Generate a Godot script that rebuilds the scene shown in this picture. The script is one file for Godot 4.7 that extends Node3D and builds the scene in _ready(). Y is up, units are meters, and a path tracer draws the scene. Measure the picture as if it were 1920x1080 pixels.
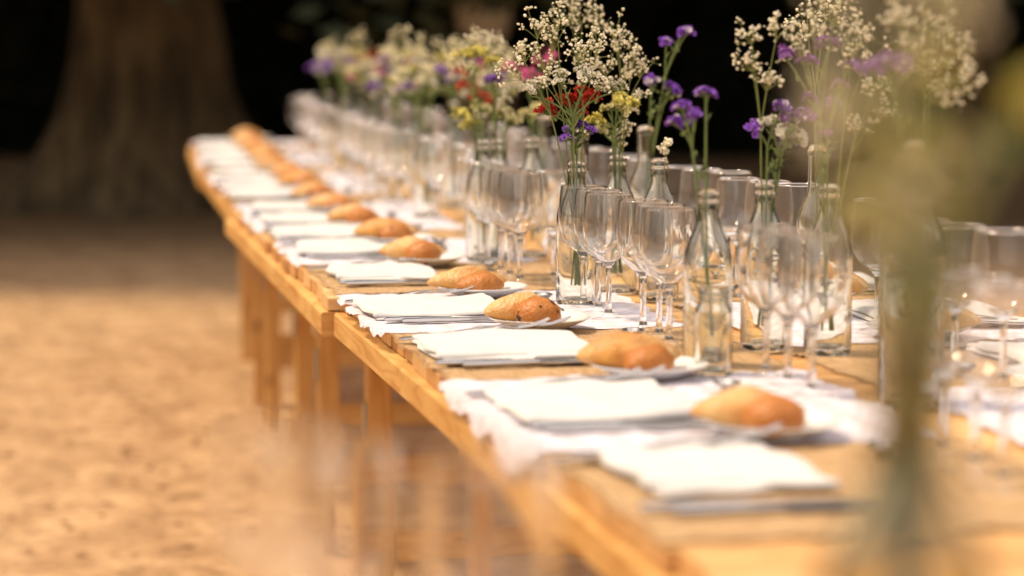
extends Node3D
# A long row of wooden tables laid for a banquet, sand underfoot, deep shade of trees behind. Units are metres; the row runs along -z.

const TOP := 0.75           # height of the table boards
const WIDE := 0.9           # width of the tables
var rng := RandomNumberGenerator.new()
var used := {}
var M := {}
# left edge of the row of tables, from the near end to the far end
var joints := [Vector2(0.175, -1.6), Vector2(-0.272, -3.70), Vector2(-0.645, -5.6), Vector2(-0.925, -7.22), Vector2(-1.2, -9.05)]
const ORD := ["first", "second", "third", "fourth", "fifth", "sixth", "seventh", "eighth", "ninth", "tenth", "eleventh", "twelfth", "thirteenth", "fourteenth", "fifteenth", "sixteenth", "seventeenth", "eighteenth", "nineteenth", "twentieth", "twenty-first", "twenty-second", "twenty-third", "twenty-fourth"]


func _ready():
	rng.seed = 4711
	set_view()
	make_materials()
	build_ground()
	build_tables()
	build_trees()
	build_woods()
	build_urn()
	build_settings()
	build_glasses()
	build_bottles_and_flowers()


func set_view():
	var cam := Camera3D.new()
	cam.name = "camera"
	cam.position = Vector3(0, 1.156, 0)
	cam.rotation_degrees = Vector3(-6.04, 0, 0)
	cam.fov = 13.587
	cam.near = 0.05
	cam.far = 900.0
	var a := CameraAttributesPhysical.new()
	a.frustum_focal_length = 100.73
	a.frustum_focus_distance = 3.42
	a.frustum_near = 0.05
	a.frustum_far = 900.0
	a.exposure_aperture = 3.0
	cam.attributes = a
	cam.fov = 13.587
	add_child(cam)
	cam.current = true
	var sm := ProceduralSkyMaterial.new()
	sm.sky_top_color = Color(0.86, 0.82, 0.81)
	sm.sky_horizon_color = Color(1.0, 0.93, 0.85)
	sm.sky_curve = 0.2
	sm.ground_bottom_color = Color(0.5, 0.42, 0.33)
	sm.ground_horizon_color = Color(0.7, 0.62, 0.52)
	sm.sky_energy_multiplier = 1.0
	var sky := Sky.new()
	sky.sky_material = sm
	var e := Environment.new()
	e.background_mode = Environment.BG_SKY
	e.sky = sky
	e.background_energy_multiplier = 0.95
	e.tonemap_mode = Environment.TONE_MAPPER_LINEAR
	e.tonemap_exposure = 1.78
	e.sdfgi_enabled = true
	e.ssao_enabled = true
	e.ssil_enabled = true
	var w := WorldEnvironment.new()
	w.name = "world_environment"
	w.environment = e
	add_child(w)
	var sun := DirectionalLight3D.new()
	sun.name = "sun"
	sun.light_color = Color(1.0, 0.90, 0.76)
	sun.light_energy = 0.7
	sun.light_angular_distance = 10.0
	sun.shadow_enabled = true
	add_child(sun)
	sun.look_at_from_position(Vector3.ZERO, Vector3(0.50, -1.0, 0.12), Vector3.UP)


# ------------------------------------------------------------------ helpers

class MB:
	var v := PackedVector3Array()
	var n := PackedVector3Array()
	var uv := PackedVector2Array()
	var c := PackedColorArray()
	var ix := PackedInt32Array()
	var col := Color.WHITE

	func vert(p: Vector3, nn: Vector3, t := Vector2.ZERO) -> int:
		v.append(p); n.append(nn); uv.append(t); c.append(col)
		return v.size() - 1

	func tri(a: int, b: int, d: int):
		ix.append(a); ix.append(b); ix.append(d)

	func quad(a: Vector3, b: Vector3, d: Vector3, e: Vector3, ta := Vector2.ZERO, tb := Vector2.ZERO, td := Vector2.ZERO, te := Vector2.ZERO):
		# a b d e run clockwise seen from the front
		var nn := (d - a).cross(b - a).normalized()
		var i := vert(a, nn, ta); vert(b, nn, tb); vert(d, nn, td); vert(e, nn, te)
		tri(i, i + 1, i + 2); tri(i, i + 2, i + 3)

	# grid of points already laid out row by row, columns by columns; normals from the surface
	func grid(p: PackedVector3Array, cols: int, rows: int, t: PackedVector2Array, cc := PackedColorArray(), flip := false, wrap := false):
		var at := v.size()
		for r in rows:
			for k in cols:
				var l := (r * cols + (k - 1 + cols) % cols) if wrap else r * cols + maxi(k - 1, 0)
				var q := (r * cols + (k + 1) % cols) if wrap else r * cols + mini(k + 1, cols - 1)
				var du := p[q] - p[l]
				var dv := p[mini(r + 1, rows - 1) * cols + k] - p[maxi(r - 1, 0) * cols + k]
				var nn := dv.cross(du).normalized()
				if nn.length_squared() < 0.5:
					nn = Vector3.UP
				if flip: nn = -nn
				v.append(p[r * cols + k]); n.append(nn)
				uv.append(t[r * cols + k] if t.size() else Vector2.ZERO)
				c.append(cc[r * cols + k] if cc.size() else col)
		for r in rows - 1:
			for k in (cols if wrap else cols - 1):
				var a := at + r * cols + k
				var b := at + r * cols + (k + 1) % cols
				if flip:
					tri(a, a + cols, b); tri(b, a + cols, b + cols)
				else:
					tri(a, b, a + cols); tri(b, b + cols, a + cols)

	func mesh(old: ArrayMesh = null) -> ArrayMesh:
		var arr := []
		arr.resize(Mesh.ARRAY_MAX)
		arr[Mesh.ARRAY_VERTEX] = v
		arr[Mesh.ARRAY_NORMAL] = n
		arr[Mesh.ARRAY_TEX_UV] = uv
		arr[Mesh.ARRAY_COLOR] = c
		arr[Mesh.ARRAY_INDEX] = ix
		var m := old if old else ArrayMesh.new()
		m.add_surface_from_arrays(Mesh.PRIMITIVE_TRIANGLES, arr)
		return m

	# box with chamfered long edges; grain (uv.x) along axis 0, 1 or 2
	func box(lo: Vector3, hi: Vector3, along := 0, off := Vector2.ZERO, ch := 0.002):
		var s := hi - lo
		var mid := (lo + hi) / 2.0
		var h := s / 2.0
		var x := along
		var y := (along + 1) % 3
		var z := (along + 2) % 3
		var ring := [[h[y] - ch, h[z]], [h[y], h[z] - ch], [h[y], -h[z] + ch], [h[y] - ch, -h[z]], [-h[y] + ch, -h[z]], [-h[y], -h[z] + ch], [-h[y], h[z] - ch], [-h[y] + ch, h[z]]]
		var round_ := 0.0
		var pts := []
		for k in 8:
			var p0 := mid
			p0[x] -= h[x]; p0[y] += ring[k][0]; p0[z] += ring[k][1]
			var p1 := p0
			p1[x] += s[x]
			pts.append([p0, p1])
		for k in 8:
			var a = pts[k]
			var b = pts[(k + 1) % 8]
			var wd: float = (a[0] - b[0]).length()
			quad(a[0], b[0], b[1], a[1], off + Vector2(0, round_), off + Vector2(0, round_ + wd), off + Vector2(s[x], round_ + wd), off + Vector2(s[x], round_))
			round_ += wd
		for side in 2:
			var c0 := mid
			c0[x] += h[x] * (1 if side else -1)
			var nn := Vector3.ZERO
			nn[x] = 1 if side else -1
			var first := vert(c0, nn, off)
			for k in 8:
				vert(pts[k][side], nn, off + Vector2(ring[k][0] * 0.3, ring[k][1]))
			for k in 8:
				if side: tri(first, first + 1 + k, first + 1 + (k + 1) % 8)
				else: tri(first, first + 1 + (k + 1) % 8, first + 1 + k)

	func lathe(prof: Array, seg := 32, at := Vector3.ZERO, ripple := 0.0, waves := 0):
		var cnt := prof.size()
		var base := v.size()
		for i in cnt:
			var a: Vector2 = prof[maxi(i - 1, 0)]
			var b: Vector2 = prof[mini(i + 1, cnt - 1)]
			var d := (b - a).normalized()
			for j in seg + 1:
				var an := TAU * j / seg
				var rr: float = prof[i].x * (1.0 + ripple * sin(an * waves + prof[i].y * 40.0))
				v.append(at + Vector3(rr * cos(an), prof[i].y, rr * sin(an)))
				n.append(Vector3(d.y * cos(an), -d.x, d.y * sin(an)).normalized())
				uv.append(Vector2(float(j) / seg, prof[i].y * 4.0)); c.append(col)
		for i in cnt - 1:
			for j in seg:
				var p := base + i * (seg + 1) + j
				var q := p + seg + 1
				tri(p + 1, q + 1, q); tri(p + 1, q, p)

	func tube(pts: Array, rad: Array, seg := 6, flat := 1.0, caps := true):
		# a round (or flattened) rod through the points
		var cnt := pts.size()
		var base := v.size()
		var up := Vector3.UP
		if absf((pts[cnt - 1] - pts[0]).normalized().y) > 0.8: up = Vector3.RIGHT
		var run := 0.0
		for i in cnt:
			var d: Vector3 = (pts[mini(i + 1, cnt - 1)] - pts[maxi(i - 1, 0)]).normalized()
			var side := d.cross(up).normalized()
			var u2 := side.cross(d).normalized()
			if i: run += (pts[i] - pts[i - 1]).length()
			for j in seg:
				var an := TAU * j / seg
				var o: Vector3 = side * cos(an) * rad[i] + u2 * sin(an) * rad[i] * flat
				v.append(pts[i] + o)
				n.append((side * cos(an) * flat + u2 * sin(an)).normalized())
				uv.append(Vector2(run, float(j) / seg)); c.append(col)
		for i in cnt - 1:
			for j in seg:
				var p := base + i * seg + j
				var p2 := base + i * seg + (j + 1) % seg
				tri(p, p2, p + seg); tri(p2, p2 + seg, p + seg)
		if caps:
			for e in 2:
				var i: int = 0 if e == 0 else cnt - 1
				var d: Vector3 = (pts[1] - pts[0]).normalized() * -1.0 if e == 0 else (pts[cnt - 1] - pts[cnt - 2]).normalized()
				var m0 := vert(pts[i], d)
				for j in seg:
					vert(v[base + i * seg + j], d)
				for j in seg:
					if e == 0: tri(m0, m0 + 1 + (j + 1) % seg, m0 + 1 + j)
					else: tri(m0, m0 + 1 + j, m0 + 1 + (j + 1) % seg)

	func append(o: MB, t: Transform3D, tint := Color.WHITE):
		var at := v.size()
		for i in o.v.size():
			v.append(t * o.v[i]); n.append((t.basis * o.n[i]).normalized()); uv.append(o.uv[i]); c.append(o.c[i] * tint)
		for i in o.ix:
			ix.append(at + i)


func numbered(called: String) -> String:
	if not used.has(called):
		used[called] = 0
		return called
	used[called] += 1
	return "%s_%03d" % [called, used[called]]


func tag(o: Node, label: String, category: String, group := "", kind := ""):
	if label: o.set_meta("label", label)
	if category: o.set_meta("category", category)
	if group: o.set_meta("group", group)
	if kind: o.set_meta("kind", kind)


func thing(called: String, label: String, category: String, at := Vector3.ZERO, turn := 0.0, group := "") -> Node3D:
	var o := Node3D.new()
	o.name = numbered(called)
	add_child(o)
	o.position = at
	o.rotation.y = turn
	tag(o, label, category, group)
	return o


func part(called: String, m: Mesh, mat: Material, parent: Node, kind := "") -> MeshInstance3D:
	var o := MeshInstance3D.new()
	o.name = called
	o.mesh = m
	o.material_override = mat
	parent.add_child(o, true)
	if kind: o.set_meta("kind", kind)
	return o


func single(called: String, m: Mesh, mat: Material, label: String, category: String, at := Vector3.ZERO, turn := 0.0, group := "", kind := "") -> MeshInstance3D:
	var o := MeshInstance3D.new()
	o.name = numbered(called)
	o.mesh = m
	o.material_override = mat
	add_child(o)
	o.position = at
	o.rotation.y = turn
	tag(o, label, category, group, kind)
	return o


# a copy of a thing with its parts
func copy(src: Node3D, label: String, at: Vector3, turn: float, first: Dictionary, key: String) -> Node3D:
	var o: Node3D
	if not first.has(key):
		first[key] = true
		o = src
	else:
		o = src.duplicate()
	o.name = numbered(src.get_meta("base"))
	add_child(o)
	o.position = at
	o.rotation = Vector3(0, turn, 0)
	o.set_meta("label", label)
	return o


func proto(called: String, category: String, group: String) -> Node3D:
	var o := Node3D.new()
	o.name = called
	o.set_meta("base", called)
	tag(o, "", category, group)
	return o


# point of the row: z along, d metres in from the left edge; and the turn of the table there
func row_index(z: float) -> int:
	for i in 4:
		if z >= joints[i + 1].y: return i
	return 3


func row_turn(z: float) -> float:
	var i := row_index(z)
	var d: Vector2 = joints[i + 1] - joints[i]
	return atan2(-d.x, -d.y)


func edge_x(z: float) -> float:
	var i := row_index(z)
	return lerpf(joints[i].x, joints[i + 1].x, (z - joints[i].y) / (joints[i + 1].y - joints[i].y))


func row(z: float, d: float, y := 0.0) -> Vector3:
	var t := row_turn(z)
	return Vector3(edge_x(z), TOP + y, z) + Vector3(cos(t), 0, -sin(t)) * d


# ------------------------------------------------------------------ materials

func lin(r: float, g: float, b: float) -> Color:
	return Color(r, g, b).linear_to_srgb()


func plain(c: Color, rough := 0.8, metal := 0.0) -> StandardMaterial3D:
	var m := StandardMaterial3D.new()
	m.albedo_color = c
	m.roughness = rough
	m.metallic = metal
	return m


func noise_of(freq: float, s: int, oct := 4, type := FastNoiseLite.TYPE_SIMPLEX_SMOOTH) -> FastNoiseLite:
	var f := FastNoiseLite.new()
	f.noise_type = type
	f.frequency = freq
	f.seed = s
	f.fractal_octaves = oct
	return f


func noise_tex(freq: float, s: int, a: Color, b: Color, size := 512, oct := 5, mid := 0.5) -> NoiseTexture2D:
	var t := NoiseTexture2D.new()
	t.width = size
	t.height = size
	t.seamless = true
	t.noise = noise_of(freq, s, oct)
	var g := Gradient.new()
	g.offsets = PackedFloat32Array([0.15, mid, 0.85])
	g.colors = PackedColorArray([a, a.lerp(b, 0.5), b])
	t.color_ramp = g
	return t


func wood_images(s: int) -> Array:
	# pine with grain along x: 1 m across the picture, 0.5 m down
	var w := 1024
	var h := 512
	var im := Image.create(w, h, false, Image.FORMAT_RGB8)
	var hm := Image.create(w, h, false, Image.FORMAT_RGB8)
	var warp := noise_of(0.004, s, 3)
	var fine := noise_of(0.02, s + 1, 3)
	var fib := noise_of(0.5, s + 2, 2)
	var blot := noise_of(0.006, s + 3, 3)
	var knots := [Vector3(180, 120, 13), Vector3(610, 330, 17), Vector3(880, 90, 10), Vector3(400, 430, 9), Vector3(760, 470, 12)]
	for y in h:
		for x in w:
			var bump := 0.0
			var dark := 0.0
			for q in knots:
				var dd := Vector2((x - q.x) / (q.z * 2.2), (y - q.y) / q.z).length_squared()
				bump += 9.0 * exp(-dd * 0.6)
				dark += exp(-dd * 4.0)
			var ring := sin((y * 0.19 + bump + warp.get_noise_2d(x * 0.35, y * 2.2) * 16.0 + fine.get_noise_2d(x * 0.15, y) * 2.0))
			var late := pow(0.5 + 0.5 * ring, 3.0)
			var f := fib.get_noise_2d(x * 0.06, y * 1.2)
			var bl := blot.get_noise_2d(x * 0.6, y * 1.5)
			var k := clampf(0.30 * late + 0.16 * f + 0.35 * bl + 0.30, 0.0, 1.0)
			var c := Color(0.95, 0.84, 0.66).lerp(Color(0.76, 0.56, 0.34), k)
			c = c.lerp(Color(0.42, 0.25, 0.13), clampf(dark, 0.0, 0.75))
			im.set_pixel(x, y, c)
			var hh := clampf(0.5 + 0.25 * f - 0.25 * late, 0, 1)
			hm.set_pixel(x, y, Color(hh, hh, hh))
	return [ImageTexture.create_from_image(im), ImageTexture.create_from_image(hm)]


func make_materials():
	var wd := wood_images(11)
	var tones := [lin(0.88, 0.80, 0.66), lin(0.84, 0.70, 0.52), lin(0.92, 0.86, 0.74), lin(0.78, 0.62, 0.44)]
	M.board = []
	for k in 4:
		var m := StandardMaterial3D.new()
		m.albedo_texture = wd[0]
		m.albedo_color = tones[k]
		m.roughness = 0.62
		m.heightmap_enabled = false
		m.uv1_scale = Vector3(1, 2, 1)
		m.uv1_offset = Vector3(0.13 * k, 0.21 * k, 0)
		M.board.append(m)
	var fr := StandardMaterial3D.new()
	fr.albedo_texture = wd[0]
	fr.albedo_color = lin(0.84, 0.70, 0.42)
	fr.roughness = 0.55
	fr.uv1_scale = Vector3(1, 2, 1)
	M.frame = fr
	# sand
	var s := StandardMaterial3D.new()
	s.albedo_texture = noise_tex(0.018, 5, lin(0.42, 0.255, 0.125), lin(0.66, 0.44, 0.24), 1024, 6)
	s.uv1_scale = Vector3(0.22, 0.22, 1)
	s.detail_enabled = true
	s.detail_blend_mode = BaseMaterial3D.BLEND_MODE_MUL
	s.detail_albedo = noise_tex(0.035, 9, lin(0.62, 0.56, 0.50), lin(1, 1, 1), 512, 5, 0.3)
	s.detail_uv_layer = BaseMaterial3D.DETAIL_UV_2
	s.uv2_scale = Vector3(0.9, 0.9, 1)
	s.roughness = 0.95
	s.heightmap_enabled = true
	s.heightmap_texture = noise_tex(0.03, 12, Color.BLACK, Color.WHITE, 512, 5)
	s.heightmap_scale = 3.5
	M.sand = s
	# cloths
	M.napkin = plain(lin(0.66, 0.648, 0.632), 0.85)
	M.napkin.rim_enabled = true
	M.napkin.rim = 0.3
	M.napkin.heightmap_enabled = true
	M.napkin.heightmap_texture = noise_tex(0.02, 41, Color.BLACK, Color.WHITE, 256, 4)
	M.napkin.heightmap_scale = 0.05
	M.napkin.uv1_triplanar = true
	M.napkin.uv1_scale = Vector3(7, 7, 7)
	M.burlap = burlap_material()
	M.fringe = plain(lin(0.62, 0.42, 0.22), 0.9)
	M.lace = lace_material()
	M.china = plain(lin(0.82, 0.82, 0.81), 0.12)
	M.china.clearcoat_enabled = true
	M.china.clearcoat = 0.5
	M.steel = plain(lin(0.62, 0.61, 0.60), 0.22, 1.0)
	M.bracket = plain(lin(0.45, 0.46, 0.47), 0.4, 1.0)
	var br := StandardMaterial3D.new()
	br.vertex_color_use_as_albedo = true
	br.albedo_texture = noise_tex(0.06, 31, Color(0.80, 0.72, 0.60), Color(1, 1, 1), 512, 5, 0.55)
	br.uv1_triplanar = true
	br.uv1_scale = Vector3(14, 14, 14)
	br.roughness = 0.45
	br.heightmap_enabled = true
	br.heightmap_texture = noise_tex(0.04, 33, Color.BLACK, Color.WHITE, 256, 5)
	br.heightmap_scale = 0.16
	M.bread = br
	M.chip = plain(lin(0.035, 0.012, 0.006), 0.45)
	# glass
	var g := StandardMaterial3D.new()
	g.transparency = BaseMaterial3D.TRANSPARENCY_ALPHA
	g.albedo_color = Color(0.99, 0.96, 0.94, 0.018)
	g.roughness = 0.0
	M.thin = g
	var bg := StandardMaterial3D.new()
	bg.transparency = BaseMaterial3D.TRANSPARENCY_ALPHA
	bg.albedo_color = Color(0.985, 0.99, 0.97, 0.0)
	bg.refraction_enabled = true
	bg.refraction_scale = 0.05
	bg.roughness = 0.0
	M.bottle = bg
	M.olive = bg.duplicate()
	M.olive.albedo_color = Color(0.87, 0.85, 0.74, 0.0)
	var sg := StandardMaterial3D.new()
	sg.transparency = BaseMaterial3D.TRANSPARENCY_ALPHA
	sg.albedo_color = Color(1, 1, 1, 0.0)
	sg.refraction_enabled = true
	sg.refraction_scale = 0.05
	sg.roughness = 0.0
	M.solid = sg
	M.crystal = sg.duplicate()
	M.crystal.albedo_color = Color(1.0, 0.995, 0.985, 0.02)
	# plants
	M.petal = leafy(0.6, 0.35)
	M.stalk = leafy(0.6, 0.15)
	M.leaf = leafy(0.55, 0.2)
	var bk := StandardMaterial3D.new()
	bk.albedo_texture = noise_tex(0.012, 71, lin(0.055, 0.040, 0.022), lin(0.36, 0.27, 0.145), 512, 5)
	bk.uv1_triplanar = true
	bk.uv1_scale = Vector3(1.3, 0.22, 1.3)
	bk.roughness = 0.9
	M.bark = bk
	M.stone = StandardMaterial3D.new()
	M.stone.albedo_texture = noise_tex(0.03, 77, lin(0.55, 0.48, 0.36), lin(0.74, 0.67, 0.53), 256, 5)
	M.stone.uv1_triplanar = true
	M.stone.uv1_scale = Vector3(3, 3, 3)
	M.stone.roughness = 0.9
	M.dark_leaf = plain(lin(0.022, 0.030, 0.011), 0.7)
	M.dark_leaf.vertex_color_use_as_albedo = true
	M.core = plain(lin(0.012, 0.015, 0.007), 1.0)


func leafy(rough: float, back: float) -> StandardMaterial3D:
	var m := StandardMaterial3D.new()
	m.vertex_color_use_as_albedo = true
	m.roughness = rough
	m.backlight_enabled = true
	m.backlight = Color(back, back, back).linear_to_srgb()
	m.cull_mode = BaseMaterial3D.CULL_DISABLED
	return m


func burlap_material() -> StandardMaterial3D:
	var n := 512
	var im := Image.create(n, n, false, Image.FORMAT_RGB8)
	var hm := Image.create(n, n, false, Image.FORMAT_RGB8)
	var irr := noise_of(0.05, 3, 3)
	var thick := noise_of(0.02, 4, 2)
	for y in n:
		for x in n:
			var fx := x * TAU * 64.0 / n + irr.get_noise_2d(x * 0.2, y) * 0.7
			var fy := y * TAU * 64.0 / n + irr.get_noise_2d(x, y * 0.2 + 900) * 0.7
			var over := sin(fx * 0.5) * sin(fy * 0.5) > 0
			var a := absf(sin(fx * 0.5))
			var b := absf(sin(fy * 0.5))
			var h := (a * 0.9 if over else b * 0.9) * 0.7 + 0.3 * minf(a, b)
			var k := clampf(h * 0.8 + thick.get_noise_2d(x * 0.3, y * 3.0) * 0.35 + thick.get_noise_2d(x * 3.0 + 500, y * 0.3) * 0.35, 0, 1)
			im.set_pixel(x, y, lin(0.33, 0.19, 0.08).lerp(lin(0.74, 0.52, 0.29), k))
			hm.set_pixel(x, y, Color(h, h, h))
	var m := StandardMaterial3D.new()
	m.albedo_texture = ImageTexture.create_from_image(im)
	m.heightmap_enabled = true
	m.heightmap_texture = ImageTexture.create_from_image(hm)
	m.heightmap_scale = 0.08
	m.uv1_scale = Vector3(6, 6, 1)
	m.roughness = 0.95
	m.cull_mode = BaseMaterial3D.CULL_DISABLED
	return m


func lace_material() -> StandardMaterial3D:
	# cotton lace: a fine net with rosettes and leaves worked solid into it, 9 cm to the repeat
	var n := 512
	var im := Image.create(n, n, false, Image.FORMAT_RGBA8)
	for y in n:
		for x in n:
			var p := Vector2(x, y) / n
			var solid := false
			var net := maxf(absf(sin((p.x + p.y) * PI * 22.0)), absf(sin((p.x - p.y) * PI * 22.0)))
			if net > 0.75: solid = true
			for cc in [Vector2(0.25, 0.25), Vector2(0.75, 0.75)]:
				var d: Vector2 = p - cc
				var r := d.length()
				var an := d.angle()
				var edge := 0.13 + 0.045 * absf(cos(an * 4.0))
				if r < edge and r > edge - 0.055: solid = true
				if r < 0.05 and r > 0.02: solid = true
				if r < 0.12 and absf(sin(an * 4.0)) < 0.25 and r > 0.03: solid = true
			for cc in [Vector2(0.75, 0.25), Vector2(0.25, 0.75)]:
				var d: Vector2 = p - cc
				var r := d.length()
				var an := d.angle()
				if r < 0.15 * absf(cos(an * 2.0 + 0.6)) + 0.02: solid = true
				if r < 0.2 and r > 0.185: solid = true
			im.set_pixel(x, y, Color(0.90, 0.89, 0.93, 1.0 if solid else 0.0))
	var m := StandardMaterial3D.new()
	m.albedo_texture = ImageTexture.create_from_image(im)
	m.transparency = BaseMaterial3D.TRANSPARENCY_ALPHA_SCISSOR
	m.alpha_scissor_threshold = 0.5
	m.roughness = 0.9
	m.uv1_scale = Vector3(11, 11, 1)
	m.cull_mode = BaseMaterial3D.CULL_DISABLED
	return m


# ------------------------------------------------------------------ setting

func build_ground():
	var b := MB.new()
	var n := noise_of(0.9, 17, 3)
	# one sheet: fine near the tables, out to the horizon beyond
	var xs := []
	for k in 61: xs.append(-9.0 + k * 0.3)
	xs = [-600.0, -120.0, -30.0] + xs + [30.0, 120.0, 600.0]
	var zs := []
	for k in 101: zs.append(-26.0 + k * 0.3)
	zs = [-600.0, -120.0, -45.0] + zs + [25.0, 120.0, 600.0]
	var p := PackedVector3Array()
	var t := PackedVector2Array()
	for z in zs:
		for x in xs:
			p.append(Vector3(x, n.get_noise_2d(x * 1.3, z * 1.3) * 0.012, z))
			t.append(Vector2(x, z))
	b.grid(p, xs.size(), zs.size(), t, PackedColorArray(), false)
	var arr := []
	arr.resize(Mesh.ARRAY_MAX)
	arr[Mesh.ARRAY_VERTEX] = b.v
	arr[Mesh.ARRAY_NORMAL] = b.n
	arr[Mesh.ARRAY_TEX_UV] = b.uv
	arr[Mesh.ARRAY_TEX_UV2] = b.uv
	arr[Mesh.ARRAY_INDEX] = b.ix
	var m := ArrayMesh.new()
	m.add_surface_from_arrays(Mesh.PRIMITIVE_TRIANGLES, arr)
	single("ground", m, M.sand, "", "", Vector3.ZERO, 0, "", "structure")
	# pebbles and dry crumbs lying on the sand
	var pb := MB.new()
	pb.lathe([Vector2(0.0001, -0.5), Vector2(0.8, -0.25), Vector2(1, 0.1), Vector2(0.6, 0.42), Vector2(0.0001, 0.5)], 6)
	var mm := MultiMesh.new()
	mm.transform_format = MultiMesh.TRANSFORM_3D
	mm.mesh = pb.mesh()
	mm.instance_count = 2600
	for k in 2600:
		var s := rng.randf_range(0.004, 0.014)
		var bs := Basis(Vector3.UP, rng.randf() * TAU).scaled(Vector3(s * rng.randf_range(0.8, 1.8), s * 0.7, s))
		mm.set_instance_transform(k, Transform3D(bs, Vector3(rng.randf_range(-4.5, 2.0), 0.006, rng.randf_range(-15.0, -3.0))))
	var o := MultiMeshInstance3D.new()
	o.name = "gravel"
	o.multimesh = mm
	o.material_override = plain(lin(0.42, 0.24, 0.11), 0.9)
	add_child(o)
	tag(o, "small stones and crumbs strewn over the sand", "gravel", "", "stuff")


func build_tables():
	var says := ["wooden table nearest in the row with a lace mat hanging over its side", "wooden table second in the row with its corner jutting out at the joint", "wooden table third in the row, out of focus", "wooden table at the far end of the row beside the tree"]
	var legs := [[-2.15, -3.52], [-4.42, -5.2], [-5.97, -7.05], [-7.4, -8.45]]
	for i in 4:
		var a: Vector2 = joints[i]
		var e: Vector2 = joints[i + 1]
		var length := (e - a).length() - 0.012
		var turn := atan2(-(e - a).x, -(e - a).y)
		var shift := [0.0, -0.018, 0.006, -0.008][i] as float
		var t := thing("banquet_table", says[i], "table", Vector3(a.x, 0, a.y) + Vector3(cos(turn), 0, -sin(turn)) * shift, turn, "wooden tables set end to end")
		lay_boards(t, length, WIDE)
		table_frame(t, length, WIDE)
		for z in legs[i]:
			var lz: float = (z - a.y) / cos(turn)
			leg_pair(t, lz, WIDE)
	# the table that stands crosswise at the head of the row, under the camera
	var t := thing("banquet_table", "wooden table set crosswise at the head of the row", "table", Vector3(-0.75, 0, -0.35), 0.0, "wooden tables set end to end")
	lay_boards(t, 1.2, 2.1)
	table_frame(t, 1.2, 2.1)
	leg_pair(t, -0.25, 2.1)
	leg_pair(t, -0.95, 2.1)


func lay_boards(t: Node3D, length: float, wide: float):
	# boards run across the table, their ends showing along the edge
	var z := 0.0
	while z < length - 0.03:
		var w := minf(rng.randf_range(0.085, 0.105), length - z)
		if w > 0.03:
			var b := MB.new()
			var y := rng.randf_range(-0.0012, 0.0006)
			b.box(Vector3(0.010 + rng.randf_range(-0.006, 0.006), TOP - 0.02 + y, -z - w), Vector3(wide - 0.01 + rng.randf_range(-0.006, 0.006), TOP + y, -z), 0, Vector2(rng.randf(), rng.randf()), 0.0015)
			part("board", b.mesh(), M.board[rng.randi() % 4], t)
		z += w + (0.012 if rng.randf() < 0.12 else rng.randf_range(0.003, 0.006))


func table_frame(t: Node3D, length: float, wide: float):
	var y0 := TOP - 0.0225 - 0.038
	var y1 := TOP - 0.0225
	for s in 2:
		var b := MB.new()
		var x := -0.004 if s == 0 else wide - 0.031
		b.box(Vector3(x, y0, -length), Vector3(x + 0.035, y1, 0), 2, Vector2(rng.randf(), rng.randf()), 0.003)
		part("side_rail", b.mesh(), M.frame, t)
	for s in 2:
		var b := MB.new()
		var z := -0.035 if s == 0 else -length + 0.005
		b.box(Vector3(0.033, y0 + 0.004, z), Vector3(wide - 0.033, y1 - 0.001, z + 0.03), 0, Vector2(rng.randf(), rng.randf()), 0.003)
		part("end_rail", b.mesh(), M.frame, t)


func leg_pair(t: Node3D, lz: float, wide: float):
	for s in 2:
		var x := 0.185 if s == 0 else wide - 0.185
		var b := MB.new()
		b.box(Vector3(x - 0.022, 0, lz - 0.028), Vector3(x + 0.022, TOP - 0.062, lz + 0.028), 1, Vector2(rng.randf(), rng.randf()), 0.003)
		part("leg", b.mesh(), M.frame, t)
		var h := MB.new()
		h.box(Vector3(x - 0.028, 0.40, lz - 0.012), Vector3(x - 0.0225, 0.47, lz + 0.012), 1, Vector2.ZERO, 0.001)
		part("hinge", h.mesh(), M.bracket, t)
	for y in [0.17, 0.60]:
		var b := MB.new()
		b.box(Vector3(0.213, y, lz - 0.012), Vector3(wide - 0.213, y + 0.055, lz + 0.012), 0, Vector2(rng.randf(), rng.randf()), 0.003)
		part("crossbar", b.mesh(), M.frame, t)


func leaf_clump(leaves: int, size: float, spread: float, s: int) -> MB:
	var r := RandomNumberGenerator.new()
	r.seed = s
	var b := MB.new()
	for k in leaves:
		b.col = Color(1, 1, 1).lerp(Color(1.5, 1.35, 0.8), r.randf())
		var p := Vector3(r.randf_range(-1, 1), r.randf_range(-1, 1), r.randf_range(-1, 1)).normalized() * spread * pow(r.randf(), 0.5)
		var bs := Basis.from_euler(Vector3(r.randf_range(-0.9, 0.9), r.randf() * TAU, r.randf_range(-0.9, 0.9)))
		var sz := size * r.randf_range(0.6, 1.2)
		var q := [Vector3(0, 0, -1), Vector3(0.55, 0.12, 0), Vector3(0, 0, 1), Vector3(-0.55, 0.12, 0)]
		for j in 4: q[j] = p + bs * (q[j] * sz)
		b.quad(q[0], q[1], q[2], q[3])
	return b


func cloud_of_leaves(called: String, m: Mesh, mat: Material, places: Array, parent: Node) -> MultiMeshInstance3D:
	var mm := MultiMesh.new()
	mm.transform_format = MultiMesh.TRANSFORM_3D
	mm.mesh = m
	mm.instance_count = places.size()
	for k in places.size():
		mm.set_instance_transform(k, places[k])
	var o := MultiMeshInstance3D.new()
	o.name = called
	o.multimesh = mm
	o.material_override = mat
	parent.add_child(o, true)
	o.set_meta("kind", "stuff")
	return o


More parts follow.
